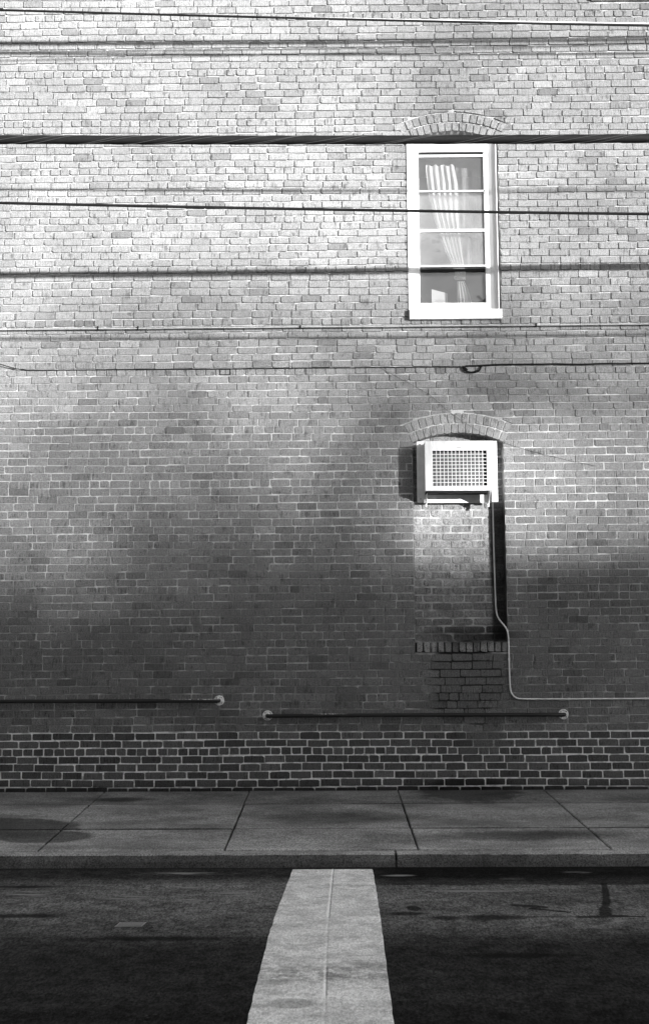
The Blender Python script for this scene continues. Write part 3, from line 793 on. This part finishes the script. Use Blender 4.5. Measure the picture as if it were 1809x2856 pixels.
b = MB()                                         # face frame round the grille
b.box(XA-.002, gx0, YF, YF+.015, ZA-.002, ZB+.002); b.box(gx1, XB+.002, YF, YF+.015, ZA-.002, ZB+.002)
b.box(gx0, gx1, YF, YF+.015, gz1, ZB+.002); b.box(gx0, gx1, YF, YF+.015, ZA-.002, gz0)
face = acp(b, 'face_frame', M_AC, bevel=.004)
b = MB(); nx, nz = 14, 10
for i in range(1, nx): x = gx0+(gx1-gx0)*i/nx; b.box(x-.0040, x+.0040, YF+.003, YF+.011, gz0, gz1)
acp(b, 'grille_uprights', M_AC)
b = MB()
for i in range(1, nz): z = gz0+(gz1-gz0)*i/nz; b.box(gx0, gx1, YF+.0055, YF+.0135, z-.0036, z+.0036)
acp(b, 'grille_crossbars', M_AC)
b = MB(); b.box(gx0-.01, gx1-.022, YF+.034, YF+.06, gz0-.01, gz1-.012); acp(b, 'condenser_coil', M_FIN)
b = MB(); b.box(gx0-.02, gx1+.02, YF+.062, YF+.07, gz0-.02, gz1+.02); acp(b, 'inner_shroud', M_DARK)
b = MB()
for i, (wd, ht) in enumerate(((.006,.007),(.005,.009),(.006,.007),(.005,.007),(.006,.009),(.005,.007))):
    b.box(1.302+i*.0075, 1.302+i*.0075+wd*.7, YF-.002, YF, 3.627, 3.627+ht)
acp(b, 'maker_mark', flat('grey_print', .25, .6))
b = MB(); b.box(XA+.01, XB-.05, YF+.02, -.02, ZA-.022, ZA-.002); acp(b, 'base_pan', M_DARK)
# board filling the opening round the casing
b = MB(); b.box(.889, .966, -.012, .010, 3.073, 3.735); acp(b, 'side_panel', M_BOARD, bevel=.002)
b = MB(); b.box(1.690, 1.752, -.012, .010, 3.073, 3.735); acp(b, 'side_panel', M_BOARD, bevel=.002)
b = MB(); b.box(.966, 1.690, .052, .064, 3.073, 3.200); acp(b, 'bottom_panel', M_BOARD, bevel=.002)
b = MB(); b.box(.966, 1.690, -.006, .010, 3.700, 3.737); acp(b, 'top_panel', M_BOARD, bevel=.002)
# angle brackets: a flat leg at the face and a triangular gusset back to the wall
for x0 in (.972, 1.636):
    b = MB(); b.box(x0, x0+.020, -.035, -.014, 3.020, 3.168)
    t = .004
    V = [(x0+.008, -.19, 3.166), (x0+.008, -.014, 3.166), (x0+.008, -.014, 3.03), (x0+.008+t, -.19, 3.166), (x0+.008+t, -.014, 3.166), (x0+.008+t, -.014, 3.03)]
    b.add(V, [(0,1,2),(5,4,3),(0,3,4,1),(1,4,5,2),(2,5,3,0)])
    acp(b, 'bracket', M_AC)
b = MB()
for x, z in ((.925, 3.70), (.925, 3.11), (1.722, 3.70), (1.722, 3.11)):
    b.tube([(x, -.016, z), (x, -.012, z)], .006, 8)
acp(b, 'screws', M_STEELWIRE)

# power conduit from the conditioner down to the right
def smooth_path(P, it=3):
    P = [Vector(p) for p in P]
    for _ in range(it):
        Q = [P[0]]
        for a, c in zip(P, P[1:]): Q += [a*.75+c*.25, a*.25+c*.75]
        Q.append(P[-1]); P = Q
    return P
b = MB(); YC = -.018
YB = .112
pts = [(1.712, YB, 3.165), (1.712, YB, 2.6), (1.718, YB, 2.1), (1.722, YB, 1.90), (1.742, .06, 1.82), (1.800, YC, 1.74), (1.827, YC, 1.68), (1.829, YC, 1.55), (1.830, YC, 1.12), (1.845, YC, 1.045), (1.890, YC, .995), (1.96, YC, .985), (2.6, YC, .985), (8.9, YC, .980)]
b.tube(smooth_path(pts), .0085, 10)
cond = tag(b.obj('power_conduit', M_CONDUIT, smooth=True), 'thin pale conduit dropping from the air conditioner and turning right along the wall', 'conduit')
b = MB()
for x, z in ((1.829, 1.40), (2.45, .985), (3.25, .984)):
    b.tube([(x-.014, YC, z), (x+.014, YC, z)] if x > 2 else [(x, YC, z-.014), (x, YC, z+.014)], .011, 8); b.box(x-.01, x+.01, YC, .004, z-.01, z+.01)
b.obj('clip', M_CONDUIT, cond)

# ------------------------------------------------------------------ wall pipes with round flanges
def pipe(x0, x1, z, ends, label):
    root = empty('wall_pipe', ((x0+x1)/2, 0, z)); tag(root, label, 'pipe', 'dark pipes fixed low along the wall')
    inv = Matrix.Translation((-(x0+x1)/2, 0, -z))
    yp = -.085; rr = .0200; P = []
    if 'l' in ends: P += [(x0, -.004, z), (x0, yp+.02, z), (x0+.006, yp+.006, z), (x0+.02, yp, z)]
    else: P += [(x0, yp, z)]
    P += [(x0+(x1-x0)*t, yp, z + .004*math.sin(t*math.pi)) for t in (.1, .3, .5, .7, .9)]
    if 'r' in ends: P += [(x1-.02, yp, z), (x1-.006, yp+.006, z), (x1, yp+.02, z), (x1, -.004, z)]
    else: P += [(x1, yp, z)]
    b = MB(); b.tube(P, rr, 14); o = b.obj('pipe_body', M_PIPE, root, smooth=True); o.matrix_parent_inverse = inv
    for e, x in (('l', x0), ('r', x1)):
        if e in ends:
            b = MB(); n = 28; prof = [(.0535, .004), (.0535, -.004), (.050, -.008), (.030, -.010), (.024, -.020), (.021, -.022), (.0, -.022)]
            V = []; 
            for (q, y) in prof:
                for i in range(n):
                    a = 2*math.pi*i/n; V.append((x+q*math.cos(a), y, z+q*math.sin(a)))
            F = [(j*n+i, j*n+(i+1) % n, (j+1)*n+(i+1) % n, (j+1)*n+i) for j in range(len(prof)-1) for i in range(n)]
            b.add(V, F); fl = b.obj('flange', M_FLANGE, root); fl.matrix_parent_inverse = inv
            b = MB()
            for i in range(4):
                a = math.pi/4+i*math.pi/2; b.tube([(x+.039*math.cos(a), -.012, z+.039*math.sin(a)), (x+.039*math.cos(a), -.006, z+.039*math.sin(a))], .0055, 6)
            b.obj('bolts', M_DARK, fl)
pipe(-8.6, -1.222, .985, 'lr', 'dark wall pipe on the left, running out of the picture past one flange')
pipe(-.712, 2.388, .826, 'lr', 'dark wall pipe on the right, lower one, with a round flange at both ends')

# ------------------------------------------------------------------ cables tacked to the wall
def tacked(name, pts, rad, mat, label, sm=True):
    b = MB(); b.tube(smooth_path(pts, 2) if sm else pts, rad, 8); return tag(b.obj(name, mat, smooth=True), label, 'cable')
rc = random.Random(3)
P = []; x = -8.9
while x < 8.9: P.append((x, -.010, 5.005 + .0012*(x+3.6) + rc.uniform(-.002, .002))); x += .45
tacked('wall_cable', P, .0052, M_GREYCABLE, 'thin grey cable tacked straight along the wall just below the window sill')
tacked('wall_cable', [(p[0], -.007, p[2]-.016) for p in P], .0045, M_RUBBER, 'thin black line added under the grey cable as its shadow below the window sill')  # dark line added to give the grey cable its shadow below
P = [(-8.9, -.16, 6.2), (-6, -.12, 5.4), (-4.2, -.08, 4.80), (-3.64, -.04, 4.616), (-3.42, -.012, 4.553), (-3.2, -.009, 4.546)]; x = -2.9
while x < 1.36: P.append((x, -.009, 4.548 + .0010*(x+3) + rc.uniform(-.003, .003))); x += .3
P += [(1.38, -.009, 4.55)]
tacked('wall_cable', P, .0052, M_RUBBER, 'thin dark cable dropping in from the left edge and running to the loop')
P = [(1.44, -.012, 4.572), (1.55, -.012, 4.565), (1.7, -.012, 4.562)]; x = 1.9
P = [(1.43, -.012, 4.561)] + [(1.43+.12*i, -.012, 4.565 + (.006 if 2 < i < 9 else 0) + .0008*i + rc.uniform(-.003, .003)) for i in range(1, 62)]
tacked('wall_cable', P, .0085, M_RUBBER, 'thicker black cable running from the loop to the right edge')
loop = [(1.40, -.014, 4.56), (1.405, -.02, 4.53), (1.43, -.022, 4.505), (1.47, -.022, 4.492), (1.52, -.022, 4.488), (1.56, -.02, 4.495), (1.585, -.02, 4.515), (1.60, -.016, 4.545), (1.615, -.012, 4.563)]
tacked('cable_loop', loop, .0085, M_RUBBER, 'slack black loop of spare cable hanging above the lower arch')
b = MB(); b.tube([(1.405, -.018, 4.552), (1.435, -.026, 4.525), (1.45, -.022, 4.51)], .012, 8); b.tube([(1.525, -.024, 4.494), (1.575, -.024, 4.506)], .013, 8)
tag(b.obj('cable_splice', M_RUBBER), 'pair of taped black splices on the cable loop', 'splice')
P = [(.494, -.007, 4.556), (.70, -.007, 4.44), (.973, -.009, 4.290), (1.10, -.01, 4.20), (1.222, -.01, 4.07), (1.42, -.01, 3.93), (1.662, -.01, 3.785), (1.95, -.008, 3.67), (2.237, -.007, 3.59), (2.55, -.007, 3.51), (2.81, -.007, 3.455)]
tacked('wire_shadow_thread', P, .0014, M_RUBBER, 'hair thin dark thread standing for the shadow of a slack wire across the lower arch')  # solid thread drawn in place of a drooping wire's shadow
b = MB(); b.box(-1.232, -1.118, -.006, .003, 4.484, 4.489); b.box(-1.232, -1.118, -.006, .003, 4.541, 4.546); b.box(-1.232, -1.227, -.006, .003, 4.489, 4.541); b.box(-1.123, -1.118, -.006, .003, 4.489, 4.541)
tag(b.obj('wire_loop_bracket', M_RUBBER), 'small dark rectangular wire bracket hanging on the left half of the thin cable', 'bracket')
b = MB()
for x in (-2.57, -2.13): b.box(x-.006, x+.006, -.018, .004, 4.985, 5.03)
b.box(-.37, -.35, -.018, .004, 4.99, 5.028); b.box(2.2, 2.215, -.018, .004, 4.99, 5.03)
tag(b.obj('cable_staples', M_RUBBER), 'row of small black staples holding the grey cable below the window', 'staples')

# ------------------------------------------------------------------ overhead lines along the street, and their poles
XP0, XP1 = -19.0, 23.0
def span(zl, zr, yl, yr):
    """line through (-2.9,yl,zl) and (2.8,yr,zr) with a shallow sag"""
    def f(x):
        t = (x+2.9)/5.7; return (x, yl+(yr-yl)*t if abs(x) < 6 else yl+(yr-yl)*((math.copysign(6, x)+2.9)/5.7), zl+(zr-zl)*t + .0011*((x-0)**2 - 8.2))
    return [f(XP0 + (XP1-XP0)*i/84) for i in range(85)]
GRP = 'overhead lines along the street'
b = MB(); path = span(6.022, 6.013, -2.51, -2.44); b.tube(path, .0375, 12)
thick = tag(b.obj('overhead_cable', M_RUBBER, smooth=True), 'thickest black overhead bundle, wound with wire, crossing at the window head', 'overhead cable', GRP)
b = MB(); rg = random.Random(9)
for s in range(5):
    ph = (0, .5, 1.6, 3.3, 3.9)[s] + rg.uniform(-.3, .3); P = []; L = 900
    x0, x1 = -7.0, 7.0
    for i in range(L+1):
        x = x0+(x1-x0)*i/L; t = (x-XP0)/(XP1-XP0)*84; q = min(int(t), 83); f_ = t-q
        y = path[q][1]*(1-f_)+path[q+1][1]*f_; z = path[q][2]*(1-f_)+path[q+1][2]*f_
        a = ph - x*2*math.pi/1.25 + .6*math.sin(x*1.3+s*2)
        P.append((x, y+.0385*math.cos(a), z+.0385*math.sin(a)))
    b.tube(P, .0021, 5)
b.obj('lashing_wire', M_STEELWIRE, thick)
def line(zl, zr, yl, yr, rad, mat, label, sides=8):
    b = MB(); b.tube(span(zl, zr, yl, yr), rad, sides); return tag(b.obj('overhead_line', mat, smooth=True), label, 'overhead line', GRP)
line(5.358, 5.287, -2.72, -2.52, .0130, M_RUBBER, 'thin black line crossing the middle of the window')
line(7.094, 6.965, -2.75, -2.62, .0100, M_RUBBER, 'thin black line near the top of the picture, sloping down to the right')
line(7.091, 6.984, -2.745, -2.62, .0058, M_BARE, 'bare bright wire riding on the highest black line at its right end')
for i, (zl, zr, y, rad) in enumerate(((8.72, 8.66, -2.45, .017), (8.62, 8.60, -2.50, .010), (8.80, 8.74, -2.75, .013), (8.60, 8.50, -2.30, .014), (8.50, 8.555, -2.6, .008))):
    line(zl, zr, y, y+.05, rad, M_RUBBER, ('thickest of the lines above the picture that shade the top courses', 'slender line just above the picture, second lowest', 'heavy highest line above the picture nearest the road', 'medium line above the picture closest to the brick wall', 'thinnest line above the picture, its shadow a faint band')[i])
def pole(x, label):
    root = empty('utility_pole', (x, -2.62, 0)); tag(root, label, 'utility pole', 'timber poles that carry the lines')
    b = MB(); b.tube([(0,0,-.1),(0,0,4),(0,0,9.6)], [.15,.135,.11], 14); b.obj('pole_shaft', M_POLE, root, smooth=True)
    b = MB(); b.box(-.06, .06, -.9, .75, 8.9, 9.02); b.obj('crossarm', M_POLE, root)
    for y in (-.8, -.4, .35, .65):
        b = MB(); b.tube([(0,y,9.02),(0,y,9.08),(0,y,9.14)], [.02,.045,.03], 8); b.obj('insulator', M_FLANGE, root)
pole(XP0, 'timber utility pole at the left end of the block beside the kerb')
pole(XP1, 'timber utility pole at the right end of the block beside the kerb')

# ------------------------------------------------------------------ across the street, out of view: buildings and trees added to shape the light
TE = math.tan(SUN_EL)
def far(u, v, L):                       # a point L metres sunwards of the wall point (u, v)
    return Vector((u + L*math.sin(SUN_AZ), -L*math.cos(SUN_AZ), v + L*TE))
def simple_building(name, x0, x1, y0, y1, h, mat, label, cat, wins=(), doors=()):
    root = empty(name, ((x0+x1)/2, (y0+y1)/2, 0)); tag(root, label, cat)
    inv = Matrix.Translation((-(x0+x1)/2, -(y0+y1)/2, 0))
    def P(b, nm, mt, par=root):
        o = b.obj(nm, mt, par); o.matrix_parent_inverse = inv if par is root else Matrix.Identity(4); return o
    b = MB(); b.box(x0, x1, y0, y1, -.16, h); P(b, 'walls', mat)
    b = MB(); b.box(x0-.12, x1+.12, y0-.12, y1+.12, h, h+.14); P(b, 'roof_edge', M_ROOFING)
    for (xa, xb, za, zb_) in wins:
        b = MB(); b.box(xa, xb, y1+.002, y1+.05, za, zb_); w = P(b, 'window', M_WHITE)
        b = MB(); b.box(xa+.08, xb-.08, y1+.052, y1+.06, za+.08, zb_-.08); P(b, 'pane', M_DARK, w)
    for (xa, xb, zb_) in doors:
        b = MB(); b.box(xa, xb, y1+.002, y1+.05, .0, zb_); P(b, 'door', M_WORN)

def wins_(x0, x1, zs_, pitch=3.4, w=1.2, h=1.5):
    n = int((x1-x0-1.5)/pitch); return tuple((x0+1.2+pitch*i, x0+1.2+pitch*i+w, z, z+h) for i in range(n+1) for z in zs_)
simple_building('workshop', 49.3, 78, -48, -36.9, 8.1, M_STUCCO, 'two storey workshop added unseen behind the low garage to shade the wall', 'workshop', wins=wins_(49.3, 78, (1.4, 4.8)), doors=((60, 62, 2.4),))  # unseen, added for the soft shadow edge at the wall's right
simple_building('garage', 25.7, 46, -25, -18.5, 4.2, M_STUCCO, 'low flat roofed grey garage added unseen across the street to block low skylight', 'garage',
                wins=((26.6, 28, 2.2, 3.6), (40, 41.5, 2.2, 3.6)), doors=((30, 33.5, 3.0), (35, 38.5, 3.0)))  # unseen, added low to cut skylight through the gap
simple_building('added_apartment_block', 80, 165, -106, -92.3, 16.1, M_STUCCO, 'long flat roofed apartment block added unseen far off to shade the wall', 'building',
                wins=tuple((84+6*i, 86+6*i, 2+3.2*j, 3.6+3.2*j) for i in range(13) for j in range(4)))  # unseen, added to keep low sun off the wall foot
simple_building('low_shed', 13.6, 25.2, -24, -18.6, 4.3, M_TIN, 'low painted shed between the clapboard house and the garage', 'shed', wins=((15, 16.4, 1.6, 2.8),), doors=((19, 21.5, 2.6),))
simple_building('clapboard_house', -12, 12.8, -29, -18.8, 9.4, M_TIN, 'three storey clapboard house facing the brick wall from across the street', 'house', wins=wins_(-12, 12.8, (1.0, 3.9, 6.8)), doors=((3.8, 4.8, 2.1),))
simple_building('row_house', -34, -12.6, -30, -18.6, 10.2, M_STUCCO, 'stuccoed row house next to the clapboard house', 'house', wins=wins_(-34, -12.6, (1.0, 4.2, 7.4)), doors=((-20, -19, 2.1),))
simple_building('warehouse', -75, -34.8, -36, -18.4, 11.5, M_STUCCO, 'long grey warehouse at the far left of the street', 'warehouse', wins=wins_(-75, -34.8, (2.5, 6.5), 5.0, 2.2, 2.0))
simple_building('corner_store', 46.5, 78, -32, -18.6, 9.0, M_TIN, 'pale corner building beyond the garage on the right', 'building', wins=wins_(46.5, 78, (1.2, 4.4)), doors=((55, 56.2, 2.2),))
def gs(x, c, s): return math.exp(-((x-c)/s)**2)
def ss(x, a, b):
    t = min(1, max(0, (x-a)/(b-a))); return t*t*(3-2*t)
UK = [-3.3, -2.44, -1.53, -.63, .28, 1.23, 2.09, 2.95]  # leaf density table shaped by the light wanted on the wall
VK = [2.3, 2.7, 3.0, 3.5, 3.9, 4.25, 4.6, 5.2, 5.45, 5.9, 6.5, 7.2, 7.95, 8.6]
DENS = [[.9,.9,1.0,1.0,.9,.3,.5,.5], [.85,.9,1.1,1.2,1.1,.1,.4,.4], [.75,.95,1.3,1.2,1.2,.05,.35,.45], [.5,.85,1.25,.9,1.1,.3,.4,.45], [.4,.75,.9,.35,.8,.9,.75,.7],
        [.35,.7,.7,.5,.7,1.1,1.4,1.2], [.25,.65,.65,.65,.75,.9,1.1,1.15], [.15,.75,.75,.75,.85,.9,.95,1.0], [.08,.4,.45,.5,.55,.6,.65,.8], [.03,.05,.12,.15,.1,.2,.28,.3],
        [.06,.1,.05,.05,.05,.1,.15,.2], [.05,.2,.08,.0,.02,.3,.32,.32], [.05,.2,.08,.0,.05,.38,.4,.4], [.02,.03,.03,.06,.25,.38,.5,.65]]
def tau_far(u, v):
    u_ = min(max(u, UK[0]), UK[-1]-1e-6); v_ = min(max(v, VK[0]), VK[-1]-1e-6)
    i = max(q for q in range(7) if UK[q] <= u_); j = max(q for q in range(13) if VK[q] <= v_)
    a = (u_-UK[i])/(UK[i+1]-UK[i]); b = (v_-VK[j])/(VK[j+1]-VK[j])
    t = (DENS[j][i]*(1-a)+DENS[j][i+1]*a)*(1-b) + (DENS[j+1][i]*(1-a)+DENS[j+1][i+1]*a)*b
    t += .14*gs(v, 3.9, .9) + .14*gs(v, 2.9, .6) + .2*gs(u, 1.1, .7)*gs(v, 3.95, .3) + .12*ss(u, .8, 1.8)*gs(v, 4.3, .5) + .12*gs(v, 2.9, .5)*(u < .6) + .25*gs(u, 2.3, 1.2)*gs(v, 4.15, .3) + .2*ss(u, -3.2, -2.6)*gs(v, 3.9, .35)*(u < -1.2)
    return t*(1 if v < 8.6 else max(0, 1-(v-8.6)/2)) * ss(v, -4, -1) * (1 if v > 2 else .7)
def interp(x, X, Y):
    if x <= X[0]: return Y[0]
    for a, b, c, d in zip(X, X[1:], Y, Y[1:]):
        if x <= b: return c+(d-c)*(x-a)/(b-a)
    return Y[-1]
def tau_near(u, v):
    t = .85*gs(u, 1.75, .55)*gs(v, 4.25, .3) + .3*gs(u, 3.0, .7)*gs(v, 4.4, .4) + .25*gs(u, -1.8, 1.0)*gs(v, 5.2, .25) + .12*gs(u, 1.2, 1.6)*gs(v, 7.75, .28)
    vb = interp(u, [-4, -3.3, -2.7, -2.2, -1.6, -.9, -.2, .5, 1.0, 2.0, 4.0], [2.0, 2.05, 2.15, 2.5, 2.9, 2.75, 3.0, 3.0, 2.55, 2.35, 2.3]) + .12*math.sin(u*5.1)
    t += 2.0*ss(v, vb+.35, vb-.45)
    t += .6*gs(u, -1.45, .35)*gs(v, 4.0, .5) + .6*gs(u, -1.5, .9)*gs(v, 3.05, .4) + .35*gs(u, .4, .4)*gs(v, 4.1, .4) - .25*gs(u, -.6, .7)*gs(v, 4.2, .5) + .5*gs(u, -1.2, .5)*gs(v, 3.3, .35)
    return t + .5*gs(u, .2, .4)*gs(v, 3.6, .6) + .25*gs(u, -.9, .8)*gs(v, 3.7, .4) + .2*gs(u, -2.6, .5)*gs(v, 3.6, .3)
def tree(name, label, tau, u0, u1, v0, v1, L0, L1, ut, seed, smin, smax, extra=0):
    rg = random.Random(seed); base = far(ut, 0, (L0+L1)/2); base.z = -.1
    root = empty(name, base); tag(root, label, 'tree')
    def P(b, nm, mt, par=root, sm=False):
        o = b.obj(nm, mt, par, smooth=sm); o.matrix_parent_inverse = Matrix.Translation(-base) if par is root else Matrix.Identity(4); return o
    leaves = MB(); anchors = []
    A = (u1-u0)*(v1-v0); am = .5*((smin+smax)/2)**2
    for i in range(int(A*2.2/am)):
        u, v = rg.uniform(u0, u1), rg.uniform(v0, v1)
        if rg.random()*2.2 > tau(u, v): continue
        s = rg.uniform(smin, smax); p = far(u, v, rg.uniform(L0, L1))
        a = Vector([rg.gauss(0, 1) for _ in range(3)]).normalized(); b_ = a.orthogonal().normalized(); c = a.cross(b_)
        leaves.add([tuple(p+b_*s*.6), tuple(p+c*s*.45), tuple(p-b_*s*.6), tuple(p-c*s*.45)], [(0,1,2,3)])
        if len(anchors) < 26 and rg.random() < .02: anchors.append(p)
    tk = MB(); top = max([p.z for p in anchors] + [base.z+6]); fork = base + Vector((0, 0, (top-base.z)*.4))
    tk.tube([base, base+Vector((.1, 0, 2)), fork], [.32, .26, .2], 12); P(tk, 'trunk', M_BARK, sm=True)
    lb = MB()
    for p in anchors:
        mid = fork.lerp(p, .5) + Vector((rg.uniform(-.4, .4), rg.uniform(-.4, .4), rg.uniform(.1, .6)))
        lb.tube([fork, mid, p], [.09, .045, .012], 6)
    P(lb, 'limbs', M_BARK, sm=True)
    P(leaves, 'crown', M_LEAF)
tree('added_shade_tree', 'broad airy tree added unseen far across the street, leaves placed to dapple the wall', tau_far, -9, 9, -4, 10.5, 96, 122, .5, 3, .16, .28)  # added out of view, crown shaped to the soft patches of shade
tree('added_shade_tree', 'slender tree added unseen nearer across the street, leaves placed to shade the wall', tau_near, -6, 7, .6, 9.5, 66, 78, .6, 8, .10, .17)  # added nearer, its leaves set where finer shade is wanted
print('objects', len(bpy.data.objects), 'polys', sum(len(m_.polygons) for m_ in bpy.data.meshes))
